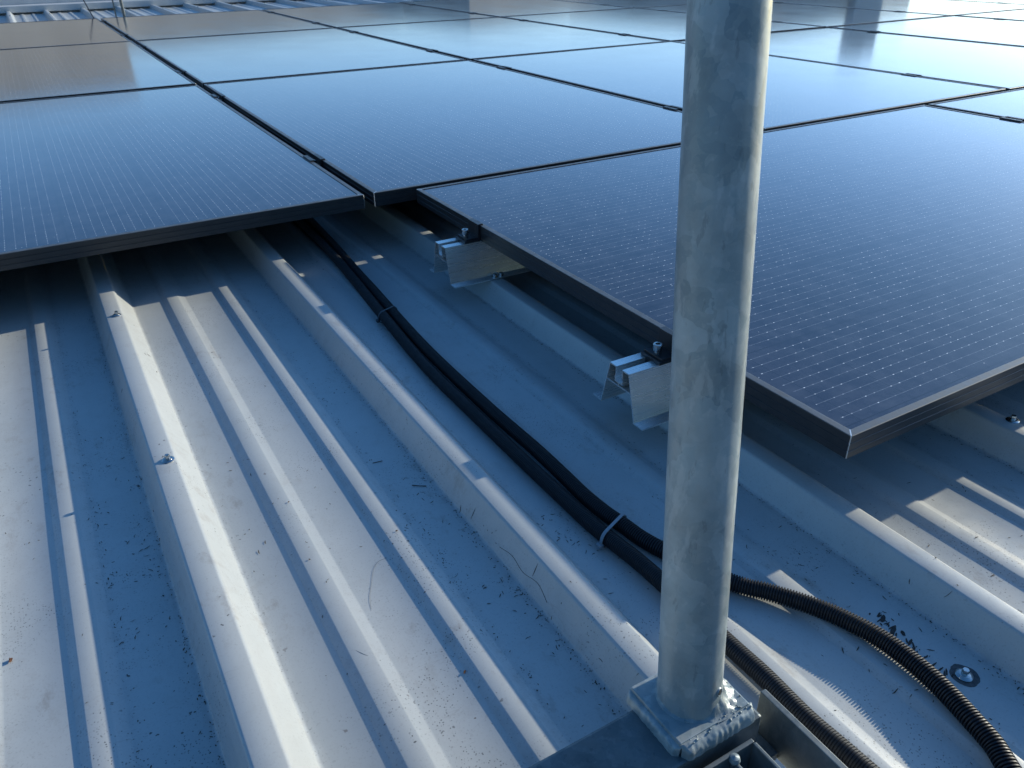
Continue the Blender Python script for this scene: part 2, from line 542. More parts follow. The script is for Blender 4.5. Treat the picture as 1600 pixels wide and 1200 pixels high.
ys = [-3.2, -1.6] + [-1.5 + i * .1 for i in range(0, 40)] + [3, 4, 5, 6, 7, 8.2]
rv, rf, dirt = [], [], []
for j, y in enumerate(ys):
    for x, z, d in prof:
        a = .0006 * noise.noise(Vector((x * 3, y * 2.2, 0))) if z < ZP + .0002 else 0
        rv.append((x, y, z + a)); dirt.append(d)
npf = len(prof)
for j in range(len(ys) - 1):
    for i in range(npf - 1):
        a = j * npf + i
        rf.append((a, a + 1, a + npf + 1, a + npf))
roof = mesh_obj('roof', rv, rf, M_ROOF, smooth=True, sharp=50)
at = roof.data.attributes.new('corner_dirt', 'FLOAT', 'POINT')
at.data.foreach_set('value', dirt)
tag(roof, kind='structure')
# building body below the sheeting, and end flashing
body = MB()
body.box(prof[0][0], prof[-1][0], -3.15, 8.15, -7, -.16)
tag(body.build('roof_deck', M_LIGHTW), kind='structure')
# lap edges of the sheets: a thin turned-down lip over the left wall of two ribs
for k in (-3, 0, 3, 6):
    x0 = wb(k)
    v = []
    for y in (-3.19, 8.19):
        v += [(x0 + .0112, y, ZC - .0118), (x0 + .0098, y, ZC - .0112), (x0 + .0152, y, ZC - .0022), (x0 + .0165, y, ZC + .0004), (x0 + .0195, y, ZC + .0012), (x0 + .042, y, ZC + .0012), (x0 + .0448, y, ZC + .0002), (x0 + .0475, y, ZC - .0045)]
    n = 8
    f = [(i, i + 1, i + 1 + n, i + n) for i in range(n - 1)]
    lap = mesh_obj('sheet_lap', v, f, M_ROOF, roof, True, sharp=50)

# ridge flashing, far end of the roof
fl = MB()
fl.box(prof[0][0], prof[-1][0], 8.20, 8.42, -.12, -.060, bev=.006)
fl.box(prof[0][0], prof[-1][0], 8.40, 8.46, -.50, .012, bev=.004)
tag(fl.build('ridge_flashing', M_FLASH), 'long pale metal flashing along the far end of the roof', 'flashing')

# ------------------------------------------------------------------ roof screws (parts of the roof)
def screw(x, y, z, s=1.0, tilt=(0, 0)):
    mb = MB()
    mb.lathe([(.0000, 0), (.0034 * s, 0), (.0036 * s, .0012), (.0036 * s, .0042), (.0031 * s, .0052), (.0, .0052)], 6, (x, y, z + .0030), (tilt[0], tilt[1], 1), cap=False)
    mb.lathe([(.0056 * s, 0), (.0058 * s, .0008), (.0040 * s, .0012), (.0, .0013)], 20, (x, y, z + .0020), (tilt[0], tilt[1], 1), cap=False)
    o = mb.build('screw', M_STEEL, roof, True, 30)
    w = MB()
    w.lathe([(.0, .0), (.0082 * s, 0), (.0084 * s, .0008), (.0070 * s, .0019), (.0, .0021)], 24, (x, y, z + .0001), (tilt[0], tilt[1], 1), cap=False)
    w.build('washer', M_STEEL if s < 1.3 else M_EPDM, o, True, 40)
    return o
screw(-.5475, -.136, ZC + .0012, .85, (.1, .05))
screw(-.5480, -.652, ZC + .0012, .95)
screw(.4462, -1.150, ZC + .0004, 1.0)
for yy in (-.62, -.10, .5): screw(.4450, yy, ZC + .0012, .9)
for kx in (4, 5, 6, 7):
    for yy in (-1.05, -.45): screw(wb(kx) + .031, yy, ZC + .0002, .9)
for kx in range(-1, 12):
    screw(wb(kx) + .031, 6.3, ZC + .0012, 1.0); screw(wb(kx) + .031, 7.5, ZC + .0012, 1.0)
o = screw(.0387, -1.3576, ZP + .0004, .95)
w = MB()
w.lathe([(.0, 0), (.0076, 0), (.0079, .0008), (.0068, .0012), (.0, .0017)], 30, (.0387, -1.3576, ZP + .0002), cap=False)
w.build('washer', M_STEEL, o, True, 40)

# ------------------------------------------------------------------ solar modules
FR = [(.0100, -.0016), (.0100, -.0001), (.0096, .0), (.0008, .0), (.0001, -.0006), (.0, -.0012), (.0, -.0085), (.0007, -.0090), (.0007, -.0102), (.0, -.0107),
      (.0, -.0190), (.0007, -.0195), (.0007, -.0207), (.0, -.0212), (.0, -.0295), (.0005, -.0300), (.0250, -.0300), (.0250, -.0285), (.002, -.0285), (.002, -.0050)]
def ring_corners(o):
    c = .0009
    return [(o + c, o), (W - o - c, o), (W - o, o + c), (W - o, L - o - c), (W - o - c, L - o), (o + c, L - o), (o, L - o - c), (o, o + c)]
fv, ff, fm = [], [], []
for o_, z_ in FR:
    for cx, cy in ring_corners(o_):
        fv.append((cx, cy, z_))
for j in range(len(FR) - 1):
    for i in range(8):
        k = (i + 1) % 8
        ff.append((j * 8 + i, j * 8 + k, (j + 1) * 8 + k, (j + 1) * 8 + i))
        fm.append(1 if (i % 2 == 1 and 2 <= j <= 13) else (2 if j in (1, 2, 3) else 0))
ff = [tuple(reversed(q)) for q in ff]
def module(name):
    root = empty(name)
    mesh_obj('frame', fv, ff, [M_FRAME, M_CUT, M_LIP], root, midx=fm)
    gz = -.0012
    nx, ny = 6, 10
    gv = [(.0095 + (W - .019) * i / nx, .0095 + (L - .019) * j / ny, gz + .00008 * noise.noise(Vector((i * 1.3, j * .9, 5)))) for j in range(ny + 1) for i in range(nx + 1)]
    gf = [(j * (nx + 1) + i, j * (nx + 1) + i + 1, (j + 1) * (nx + 1) + i + 1, (j + 1) * (nx + 1) + i) for j in range(ny) for i in range(nx)]
    mesh_obj('glass', gv, gf, M_CELL, root, smooth=True)
    return root
def copy_tree(o, parent=None):
    c = o.copy(); COL.objects.link(c)
    if parent is not None: c.parent = parent
    for ch in list(o.children):
        copy_tree(ch, c)
    return c
proto_panel = module('solar_panel')
used = [False]
def place(src, flag, loc, rz=0):
    o = src if not flag[0] else copy_tree(src)
    flag[0] = True
    o.location = loc
    o.rotation_euler = (0, 0, rz)
    return o
PX, PY = W + GX, L + GY
rown = ['front row of upright panels', 'second row of panels', 'third, farthest row of panels']
coln = {-2: 'added out of view at far left for shade,', -1: 'leftmost', 0: 'second from left', 1: 'third from left', 2: 'fourth from left', 3: 'fifth from left', 4: 'sixth from left', 5: 'seventh from left', 6: 'eighth from left'}
special = {(-1, 0): 'dark solar panel at left, its front frame edge shading the ribbed roof',
           (0, 0): 'dark solar panel between left panel and pole, its near corner jutting out over the conduits'}
jit = random.Random(3)
for r in range(3):
    for c in range(-2, 7):
        # skip modules that lie wholly outside the picture
        if c == -2 and r > 1: continue  # column -2 is unseen, added to block light under the left panels
        if r == 0 and c > 4: continue
        if r == 2 and c > 4: continue
        o = place(proto_panel, used, (c * PX, r * PY, 0))
        if (c, r) != (0, 0):
            o.rotation_euler = (jit.uniform(-.0010, .0010), jit.uniform(-.0010, .0010), 0)
        lab = special.get((c, r)) or 'black framed solar panel, %s in the %s' % (coln[c], rown[r])
        tag(o, lab, 'solar panel', 'solar panels laid in rows on the roof')
NX0, NY0 = .0890, -.0215
for i in range(3):
    x0 = NX0 + i * (L + .022)
    # rotated 90 degrees: the local Y axis runs along +X
    o = place(proto_panel, used, (x0, NY0 + .0, 0), -PI / 2)
    lab = ['nearest solar panel, lying crosswise behind the galvanised pole, held by two silver rails',
           'crosswise solar panel right of the nearest one, cut by the right picture edge',
           'crosswise solar panel farthest right in the nearest row'][i]
    tag(o, lab, 'solar panel', 'solar panels laid crosswise in the nearest row')

# ------------------------------------------------------------------ mid clamps
def mid_clamp(gap):
    root = empty('panel_clamp')
    h = gap / 2
    mb = MB()
    th = .0022
    y0, y1 = -.030, .030
    # hat section: flange, wall, base, wall, flange
    pts = [(-h - .0075, .0002), (-h - .0075, .0026), (-h + .0035, .0026), (-h + .0035, -.012), (h - .0035, -.012), (h - .0035, .0026), (h + .0075, .0026), (h + .0075, .0002),
           (h - .0012, .0002), (h - .0012, -.0142), (-h + .0012, -.0142), (-h + .0012, .0002)]
    n = len(pts)
    v = [(p[0], y0, p[1]) for p in pts] + [(p[0], y1, p[1]) for p in pts]
    f = [(i, (i + 1) % n, (i + 1) % n + n, i + n) for i in range(n)]
    f = [tuple(reversed(q)) for q in f]
    # end faces as quads
    for b, s in ((0, 1), (n, -1)):
        qs = [(0, 1, 2, 11), (11, 2, 3, 10), (10, 3, 4, 9), (9, 4, 5, 8), (8, 5, 6, 7)]
        for q in qs:
            f.append(tuple(b + i for i in (q if s > 0 else reversed(q))))
    mb.add(v, f)
    mb.build('clamp_plate', M_BLACK, root)
    b = MB()
    b.lathe([(0, 0), (.0050, 0), (.0052, .0006), (.0052, .0066), (.0045, .0075), (.0028, .0075), (.0027, .0035), (0, .0035)], 18, (0, 0, -.0119), cap=False)
    b.build('bolt', M_STEEL, root, True, 35)
    return root
cl = mid_clamp(GX); clf = [False]
colgap = ['leftmost', 'second', 'third', 'fourth', 'fifth', 'sixth']
posn = ['near', 'far']
for gi, gx in enumerate([c * PX - GX / 2 for c in range(0, 6)]):
    for r in range(3):
        if gx > 5 and r != 1: continue
        for pi_, dy in enumerate((.370, 1.435)):
            o = place(cl, clf, (gx, r * PY + dy, 0))
            tag(o, 'black clamp at the %s end of the %s long gap, %s row' % (posn[pi_], colgap[gi], ['front', 'second', 'farthest'][r]), 'clamp', 'black clamps in the gaps between panels')
for i in range(2):
    for pi_, yy in enumerate((-.865, -.300)):
        o = place(cl, clf, (NX0 + (i + 1) * (L + .022) - .011, yy, 0))
        tag(o, 'black clamp between the %s crosswise panels, %s one' % (['first two', 'second and third'][i], posn[pi_]), 'clamp', 'black clamps in the gaps between panels')

# ------------------------------------------------------------------ short hat rails with end clamps
def mini_rail(name):
    root = empty(name)
    t, H = .0018, .0690
    tw, bw, fw_ = .0200, .0365, .0200      # half top, half bottom, flange
    mb = MB()
    def strip(a, b, th, x0=0., x1=.300):
        """wall segment from a to b in the y-z plane, thickness th"""
        ay, az_ = a; by, bz = b
        d = Vector((by - ay, bz - az_)); n_ = Vector((-d.y, d.x)).normalized() * th / 2
        P = [(ay + n_.x, az_ + n_.y), (ay - n_.x, az_ - n_.y), (by - n_.x, bz - n_.y), (by + n_.x, bz + n_.y)]
        v = [(x0, p[0], p[1]) for p in P] + [(x1, p[0], p[1]) for p in P]
        f = [(0, 1, 2, 3), (7, 6, 5, 4), (0, 4, 5, 1), (1, 5, 6, 2), (2, 6, 7, 3), (3, 7, 4, 0)]
        mb.add(v, f)
    for s in (-1, 1):
        strip((s * (bw + .0005), t), (s * (tw + .0002), H - .0006), t)                  # leg
        strip((s * (bw - .0010), .0010), (s * (bw + fw_), .0010), t)                    # foot
        strip((s * (tw + .0008), H - .0010), (s * .0062, H - .0010), .0020)             # top flange
        strip((s * .0070, H - .0021), (s * .0070, H - .0150), .0018)                    # slot wall
        strip((s * .0070, H - .0150), (s * .0090, H - .0165), .0018)
        strip((s * .0088, H - .0165), (s * .0060, H - .0215), .0018)
    strip((-.0090, H - .0220), (.0090, H - .0220), .0020)
    strip((0, H - .0230), (0, H - .0262), .0018)
    strip((-.0262, H - .0272), (.0262, H - .0272), .0018)                               # cross web
    mb.build('rail_body', M_RAIL, root)
    for yy in (-.0475, .0475):
        for xx in (.090, .104):
            s = MB()
            s.lathe([(0, 0), (.0065, 0), (.0065, .0008), (.0040, .0012), (.0040, .0050), (.0034, .0056), (0, .0056)], 12, (xx, yy, .0020), cap=False)
            s.build('screw', M_STEEL, root, True, 30)
    return root
def end_clamp():
    root = empty('end_clamp')
    mb = MB()
    # local: x=0 is the frame face, z=0 rail top; clamp sits on the -x side
    mb.box(-.0045, -.0003, -.020, .020, .0, .0322, bev=.0006)
    mb.box(-.0045, .0070, -.020, .020, .0312, .0335, bev=.0006)
    mb.box(-.0330, -.0040, -.020, .020, .0002, .0050, bev=.0006)
    mb.box(-.0290, -.0040, -.0190, .0190, .0048, .0082, bev=.0006)
    mb.box(-.0330, -.0290, -.0120, .0120, -.0080, .0010)
    mb.build('clamp_body', M_BLACK, root)
    b = MB()
    b.lathe([(0, 0), (.0045, 0), (.0045, .004), (.0062, .0045), (.0065, .0053), (.0065, .0135), (.0058, .0143), (.0034, .0143), (.0032, .0090), (0, .0090)], 22, (-.0215, 0, .0078), cap=False)
    b.build('bolt', M_STEEL, root, True, 35)
    return root
RAILS = [(.0150, -.2890), (.0068, -.8560)]
r1 = mini_rail('mounting_rail')
r2 = copy_tree(r1)
c1 = end_clamp()
c2 = copy_tree(c1)
for o, (x, y), lab in ((r1, RAILS[0], 'short silver hat rail on the rib, the one farther from the pole'),
                       (r2, RAILS[1], 'short silver hat rail partly hidden behind the galvanised pole')):
    o.location = (x, y, ZC + .0012)
    tag(o, lab, 'mounting rail', 'silver rails under the nearest panel')
for o, (x, y), lab in ((c1, RAILS[0], 'black end clamp with silver bolt on the farther short rail'),
                       (c2, RAILS[1], 'black end clamp with silver bolt beside the galvanised pole')):
    o.location = (NX0 - .0003, y - .004, ZC + .0012 + .0692)
    tag(o, lab, 'clamp', 'end clamps on the silver rails')

# ------------------------------------------------------------------ conduits
def smoothz(path, r, lift=.0006):
    zs = [max(surf(p.x + dx) for dx in (-.5 * r, 0, .5 * r)) + r + lift for p in path]
    for _ in range(14):
        zs = [zs[0]] + [(zs[i - 1] + 2 * zs[i] + zs[i + 1]) / 4 for i in range(1, len(zs) - 1)] + [zs[-1]]
    return [Vector((p.x, p.y, z)) for p, z in zip(path, zs)]
def conduit(name, pts, r, pitch, depth, extra=None):
    coarse = catmull([(x, y, 0) for x, y in pts], .012)
    coarse = smoothz(coarse, r)
    if extra: coarse = [p + Vector((0, 0, extra(p))) for p in coarse]
    path = catmull(coarse, pitch / 4)
    # resample evenly so the corrugation keeps its pitch
    s, out, need = 0., [path[0]], pitch / 5
    acc = 0.
    for a, b in zip(path, path[1:]):
        d = (b - a).length
        while acc + d >= need:
            t = (need - acc) / d
            a = a.lerp(b, t); out.append(a); d = (b - a).length; acc = 0.
        acc += d
    pat = [0, 0, 0, -depth, -depth]
    v, f = sweep(out, lambda s, i: r + pat[i % 5], 16)
    return mesh_obj(name, v, f, M_CONDUIT, None, True, sharp=40)
T1 = [(-0.083, 0.75), (-0.09, 0.35), (-0.0996, 0.0586), (-0.1125, -0.133), (-0.1292, -0.339), (-0.142, -0.56), (-0.143, -0.71), (-0.1428, -0.862), (-0.142, -0.946), (-0.1412, -1.005), (-0.1375, -1.052), (-0.134, -1.106), (-0.1335, -1.2196), (-0.1325, -1.27), (-0.1345, -1.32), (-0.132, -1.374), (-0.129, -1.5), (-0.126, -1.75)]
T2 = [(-.055, .75), (-.062, .35), (-.078, .05), (-.0930, -.133), (-.1075, -.32), (-.1195, -.5165), (-.1215, -.72), (-.1190, -.841), (-.1195, -.909), (-.1208, -.962), (-.1186, -1.003), (-.1145, -1.028),
      (-.1055, -1.076), (-.070, -1.160), (-.051, -1.187), (-.0335, -1.215), (-.0180, -1.2466), (-.0050, -1.289), (-.0025, -1.325), (-.0060, -1.3616), (-.0140, -1.395), (-.0207, -1.419),
      (-.0290, -1.4355), (-.055, -1.49), (-.095, -1.60), (-.110, -1.75)]
tag(conduit('cable_conduit', T1, .0096, .0026, .0009), 'thicker black conduit running straight beside the rib and behind the pole foot', 'conduit', 'black corrugated conduits on the roof')
tag(conduit('cable_conduit', T2, .0095, .0029, .0019), 'thinner black corrugated conduit curving away to the right of the pole', 'conduit', 'black corrugated conduits on the roof')

def tie(name, y, xa, ra, xb, rb, mat, label, w=.0042, skew=.35):
    """strap wrapped round both conduits"""
    za, zb = surf(xa) + ra + .0006, surf(xb) + rb + .0006
    A, B = Vector((xa, y, za)), Vector((xb, y, zb))
    pts = []
    t = .0011
    for k in range(13):      # round A on its left side
        a = math.radians(100 + 160 * k / 12)
        pts.append((A.x + (ra + t) * math.cos(a), A.z + (ra + t) * math.sin(a)))
    for k in range(13):
        a = math.radians(-85 + 160 * k / 12)
        pts.append((B.x + (rb + t) * math.cos(a), B.z + (rb + t) * math.sin(a)))
    n = len(pts)
    v = []
    cx = sum(p[0] for p in pts) / n; cz = sum(p[1] for p in pts) / n
    for x, z in pts:
        z = max(z, surf(x) + .0006)
        d = Vector((x - cx, z - cz)).normalized() * .0009
        yy = y + (x - cx) * skew
        v += [(x, yy - w / 2, z), (x, yy + w / 2, z), (x + d.x, yy + w / 2, z + d.y), (x + d.x, yy - w / 2, z + d.y)]
    f = []
    for i in range(n):
        j = (i + 1) % n
        for k in range(4):
            k2 = (k + 1) % 4
            f.append((i * 4 + k, j * 4 + k, j * 4 + k2, i * 4 + k2))
    mb = MB(); mb.add(v, f)
    hx = A.x - ra * .90; hz = A.z - ra * .35
    yy = y + (hx - cx) * skew
    mb.box(hx - .0065, hx - .0005, yy - .004, yy + .0035, hz - .003, hz + .002, bev=.0006)
    return tag(mb.build(name, mat, None, True, 40), label, 'cable tie', 'cable ties around the conduits')
tie('cable_tie', -1.030, -.1395, .0098, -.1142, .0092, M_TIE, 'pale cable tie around both conduits, just left of the pole')
tie('cable_tie', -.335, -.1290, .0098, -.1085, .0092, M_TIEB, 'dark cable tie around both conduits, halfway to the silver rail', .004)

# ------------------------------------------------------------------ pole on its welded foot
PB = Vector((-.2616, -1.2985, -.0345)); PD = Vector((.0490, .0900, .4727)).normalized()
pole = empty('guard_rail_post', PB)
q = Vector((0, 0, 1)).rotation_difference(PD)
# tube with small irregularities
v, f = [], []
n = 72
RT = .0243
hs_ = [-.004 + i * .010 for i in range(0, 112)]
for h in hs_:
    for k in range(n):
        a = 2 * PI * k / n
        p0 = Vector((math.cos(a), math.sin(a), 0))
        r_ = RT + .00022 * noise.noise(Vector((p0.x * 2, p0.y * 2, h * 14))) + .00010 * noise.noise(Vector((p0.x * 9, p0.y * 9, h * 60)))
        # longitudinal weld seam
        da = (a - math.radians(256) + PI) % (2 * PI) - PI
        r_ += .00055 * math.exp(-(da / .022) ** 2)
        v.append(q @ Vector((p0.x * r_, p0.y * r_, h)))
for j in range(len(hs_) - 1):
    for k in range(n):
        k2 = (k + 1) % n
        f.append((j * n + k, j * n + k2, (j + 1) * n + k2, (j + 1) * n + k))
f.append(tuple((len(hs_) - 1) * n + k for k in range(n)))
mesh_obj('tube', v, f, M_GALV, pole, True, sharp=60)
# foot plate
pl = MB()
pl.box(-.0345, .0335, -.0300, .0280, -.0115, 0, bev=.0009)
plate = pl.build('base_plate', M_GALV, pole)
# weld bead round the tube foot
v, f = [], []
n, m_ = 110, 9
for k in range(n):
    a = 2 * PI * k / n
    side = max(0., math.cos(a - math.radians(-35)))        # the heavy run lies on the sun side
    wd = .0035 + .0095 * side ** 2
    hg = .0040 + .0075 * side ** 2
    for j in range(m_):
        t = j / (m_ - 1) * PI / 2
        rr = RT - .0012 + wd * (1 - math.sin(t)) ** .85
        zz = hg * (1 - math.cos(t)) ** .85 if j else -.0004
        P = Vector((rr * math.cos(a), rr * math.sin(a), zz))
        am = .0009 + .0026 * side
        nn = noise.noise(P * 130) * am * 1.1 + noise.noise(P * 420) * am * .45
        dirv = Vector((math.cos(a), math.sin(a), 1.1)).normalized()
        if 0 < j < m_ - 1: P += dirv * (nn + .0004)
        P.x += PD.x / PD.z * zz; P.y += PD.y / PD.z * zz
        v.append(P)
for k in range(n):
    k2 = (k + 1) % n
    for j in range(m_ - 1):
        f.append((k * m_ + j, k2 * m_ + j, k2 * m_ + j + 1, k * m_ + j + 1))
mesh_obj('weld_bead', v, f, M_WELD, pole, True)
# spatter pits and a vent hole beside the bead
ho = MB()
hp = q @ Vector((RT * math.cos(math.radians(-72)), RT * math.sin(math.radians(-72)), .0145))
hd = (q @ Vector((math.cos(math.radians(-72)), math.sin(math.radians(-72)), 0)))
ho.lathe([(0, .0004), (.0021, .0005), (.0030, .0010), (.0036, .0004), (.0038, -.001)], 18, hp, hd, 0, cap=False)
hole = ho.build('hole_rim', M_WELD, pole, True, 40)
hd2 = MB()
hd2.lathe([(0, .0010), (.0021, .0010), (.0022, .0002)], 18, hp, hd, 0, cap=False)
hd2.build('vent_hole', M_EPDM, hole)
# thick fillet weld joining plate and bar, on the front-right side
def fillet(p0, p1, out, w_, h_, seed, amp, nu=90, nv=11):
    v, f = [], []
    p0, p1, out = Vector(p0), Vector(p1), Vector(out).normalized()
    for i in range(nu):
        u = i / (nu - 1)
        c = p0.lerp(p1, u)
        e = min(1., min(u, 1 - u) * 14 + .35)
        rip = 1 + .03 * math.sin(u * 60 + 3 * math.sin(u * 11))
        for j in range(nv):
            t = j / (nv - 1)
            a = t * PI / 2
            P = c + out * (w_ * e * math.cos(a) ** .8 * rip) + Vector((0, 0, -h_ + h_ * math.sin(a) ** .8))
            if 0 < j < nv - 1:
                d = (out + Vector((0, 0, 1))).normalized()
                P += d * (noise.noise(Vector((P.x * 70, P.y * 150, P.z * 150)) + Vector((seed, 0, 0))) * amp + noise.noise(P * 300) * amp * .45)
            v.append(P)
        # closing foot
    for i in range(nu - 1):
        for j in range(nv - 1):
            f.append((i * nv + j, (i + 1) * nv + j, (i + 1) * nv + j + 1, i * nv + j + 1))
    return v, f
mb = MB()
mb.add(*fillet((-.0345, -.0292, -.001), (.0360, -.0292, -.001), (0, -1, 0), .0088, .0112, 3, .0012))
mb.build('plate_weld', M_WELD, pole, True)
mb = MB()
mb.add(*fillet((-.0337, .029, -.003), (-.0337, -.031, -.003), (-1, 0, 0), .0060, .0088, 9, .0005))
mb.build('plate_weld', M_GALV, pole, True)
mb = MB()
for s_ in range(26):
    x_ = random.uniform(-.030, .042); y_ = -.030 - random.uniform(0, .0065)
    r_ = random.uniform(.0004, .0011)
    mb.lathe([(0, -r_), (r_ * .8, -r_ * .4), (r_, 0), (r_ * .7, r_ * .7), (0, r_)], 8, (x_, y_, -.0118 if y_ < -.0335 else -.001), cap=False)
for s_ in range(16):
    a_ = math.radians(random.uniform(-85, 10)); rr_ = RT + random.uniform(.008, .016); r_ = random.uniform(.0004, .0009)
    mb.lathe([(0, -r_), (r_ * .8, -r_ * .4), (r_, 0), (r_ * .7, r_ * .7), (0, r_)], 8, (min(.032, rr_ * math.cos(a_)), max(-.029, rr_ * math.sin(a_)), .0004), cap=False)
mb.build('weld_spatter', M_WELD, pole, True)
tag(pole, 'galvanised round post standing on a welded square foot in the foreground', 'post')

# steel frame under the post
ZB = -.0462
fr = empty('steel_base_frame', (-.25, -1.31, ZB))
OX, OY = -.25, -1.31
def fbox(name, x0, x1, y0, y1, z0, z1, mat=M_GALVD, bev=.0008):
    mb = MB(); mb.box(x0 - OX, x1 - OX, y0 - OY, y1 - OY, z0 - ZB, z1 - ZB, bev=bev)
    return mb.build(name, mat, fr)
fbox('cross_beam', -1.25, -.2195, -1.3360, -1.2800, ZC + .0004, ZB, bev=.0025)
fbox('side_bar', -.2020, -.1965, -1.95, -1.3170, ZC + .0010, -.0500)
fbox('joint_plate', -.2190, -.2025, -1.345, -1.3180, ZC + .0010, -.0920)
# grating inside the frame
fbox('grating_edge', -.85, -.2385, -1.3470, -1.3435, -.083, -.0500)
fbox('grating_edge', -.2410, -.2378, -1.95, -1.3475, -.083, -.0500)
k = 0
for i in range(12):
    x_ = -.2610 - i * .034
    b = fbox('grating_bar', x_ - .0014, x_ + .0014, -1.95, -1.3476, -.083, -.0530)
for j in range(8):
    y_ = -1.390 - j * .066
    fbox('grating_rod', -.84, -.2415, y_ - .0025, y_ + .0025, -.0600, -.0545)
mb = MB()
mb.lathe([(0, -.004), (.0032, -.003), (.0044, 0), (.0034, .0030), (0, .0042)], 14, (-.2605 - OX, -1.3492 - OY, -.0525 - ZB), cap=False)
mb.build('weld_blob', M_WELD, fr, True)
tag(fr, 'shade-darkened galvanised steel frame lying on the ribs under the post', 'frame')

# ------------------------------------------------------------------ litter: leaf bits, fibres, tar smears
def leafbit(x, y, s, label, dz=0.0005):
    z = surf(x) + dz
    a = random.uniform(0, PI)
    v, f = [], []
    pts = [(1, 0, .15), (.5, .45, .5), (-.3, .35, .2), (-.9, .1, .45), (-.4, -.4, .1), (.4, -.35, .35)]
    for px_, py_, pz_ in pts:
        px_ += random.uniform(-.15, .15); py_ += random.uniform(-.15, .15)
        v.append((x + s * (px_ * math.cos(a) - py_ * math.sin(a)), y + s * (px_ * math.sin(a) + py_ * math.cos(a)), z + s * pz_))
    v.append((x, y, z + s * .6))
    v.append((x, y, z))
    for i in range(6):
        f.append((i, (i + 1) % 6, 6)); f.append(((i + 1) % 6, i, 7))
    return tag(mesh_obj('leaf_bit', v, f, M_DEBRIS), label, 'debris', 'bits of dry leaf on the roof')
leafbit(-.3638, -1.1117, .0028, 'tiny red-brown leaf bit at the shadow edge left of the base plate')
leafbit(-.7393, -.8701, .0034, 'dark red-brown leaf bit near the left picture edge')
leafbit(-.3405, -.893, .0020, 'small brown crumb in the narrow sunlit strip')
leafbit(-.4433, -.8873, .0020, 'small brown crumb on the raised sunlit strip in the middle')
leafbit(-.4335, -.7727, .0018, 'pale brown crumb on the sunlit pan between the ribs')

def fibre(pts, r, label, mat=M_TWIG):
    P = [Vector((x, y, surf(x) + r + h)) for x, y, h in pts]
    path = catmull(P, .004)
    v, f = sweep(path, lambda s, i: r, 5)
    return tag(mesh_obj('fibre', v, f, mat), label, 'debris', 'thin dark fibres on the roof')
fibre([(-.3657, -.9244, 0), (-.3758, -.9245, .0003), (-.3858, -.9341, .0004), (-.3975, -.956, .0002), (-.4057, -.9732, .0003), (-.4103, -.9886, 0)], .00010, 'curved hair-thin fibre on the sunlit pan')
def wallpt(k, t, y):
    return (wb(k) + .0012 + .0150 * t, y, .0003)
fibre([wallpt(1, .25, -.985), wallpt(1, .40, -1.010), wallpt(1, .30, -1.035), wallpt(1, .45, -1.062), wallpt(1, .25, -1.085)], .00022, 'dark squiggly fibre stuck to the shaded rib wall left of the pole')
fibre([(-.2860, -.815, .0004), (-.279, -.822, .001), (-.271, -.826, .0003)], .0006, 'short dark twig in the shaded pan before the rib')
fibre([(-.3110, -.742, 0), (-.298, -.745, .0008)], .0005, 'thin straight twig in the blue shade')
fibre([(-.4535, -1.020, 0), (-.440, -1.045, 0), (-.428, -1.060, 0)], .00012, 'faint straight fibre on the sunlit pan near the bottom')

# tar smears beside the conduit
def smear(cx, cy, s, ang, el_, name='tar_smear'):
    n_ = 26
    v = [(cx, cy, surf(cx) + .0007)]
    for k_ in range(n_):
        a = 2 * PI * k_ / n_
        r_ = s * (1 + .22 * noise.noise(Vector((math.cos(a) * 2 + cx * 90, math.sin(a) * 2 + cy * 70, s * 100))) + .12 * noise.noise(Vector((math.cos(a) * 6, math.sin(a) * 6, cx * 300))))
        px_, py_ = r_ * math.cos(a) * el_, r_ * math.sin(a)
        x_ = cx + px_ * math.cos(ang) - py_ * math.sin(ang); y_ = cy + px_ * math.sin(ang) + py_ * math.cos(ang)
        v.append((x_, y_, surf(x_) + .0005))
    f = [(0, 1 + k_, 1 + (k_ + 1) % n_) for k_ in range(n_)]
    return v, f
mb = MB()
_r = random.Random(11)
for _i in range(34):
    t_ = _r.random()
    cx_ = .0335 - .010 * t_ + _r.gauss(0, .0032); cy_ = -1.262 - .090 * t_ + _r.gauss(0, .004)
    mb.add(*smear(cx_, cy_, _r.uniform(.0004, .0010), _r.gauss(.35, .35), _r.uniform(1.5, 7.0)))
for a_ in ((.0345, -1.2720, .0022, .5, 2.6), (.0290, -1.2880, .0024, .4, 2.8), (.0350, -1.2950, .0020, 1.0, 1.8), (.0310, -1.3060, .0014, .3, 3.6)):
    mb.add(*smear(*a_))
tag(mb.build('tar_smear', M_STAIN), 'dark tar smears on the pan between corrugated conduit and rib', 'stain')
mb = MB()
for rr_, zz_ in ((.0128, .0004),):
    n_ = 48
    v = [(.0393, -1.3578, ZP + zz_)]
    for k_ in range(n_):
        a = 2 * PI * k_ / n_
        r_ = rr_ * (1 + .10 * noise.noise(Vector((math.cos(a) * 1.5, math.sin(a) * 1.5, 4))) + .05 * noise.noise(Vector((math.cos(a) * 5, math.sin(a) * 5, 9))))
        v.append((.0393 + r_ * math.cos(a), -1.3578 + r_ * 1.05 * math.sin(a), ZP + zz_ - .0002))
    mb.add(v, [(0, 1 + k_, 1 + (k_ + 1) % n_) for k_ in range(n_)])
tag(mb.build('grime_ring', mat_simple('grime_around_washer', (.13, .13, .13), .7, 0, .4, .5, 260.)), 'grey grime ring around the washer of the pan screw', 'stain')

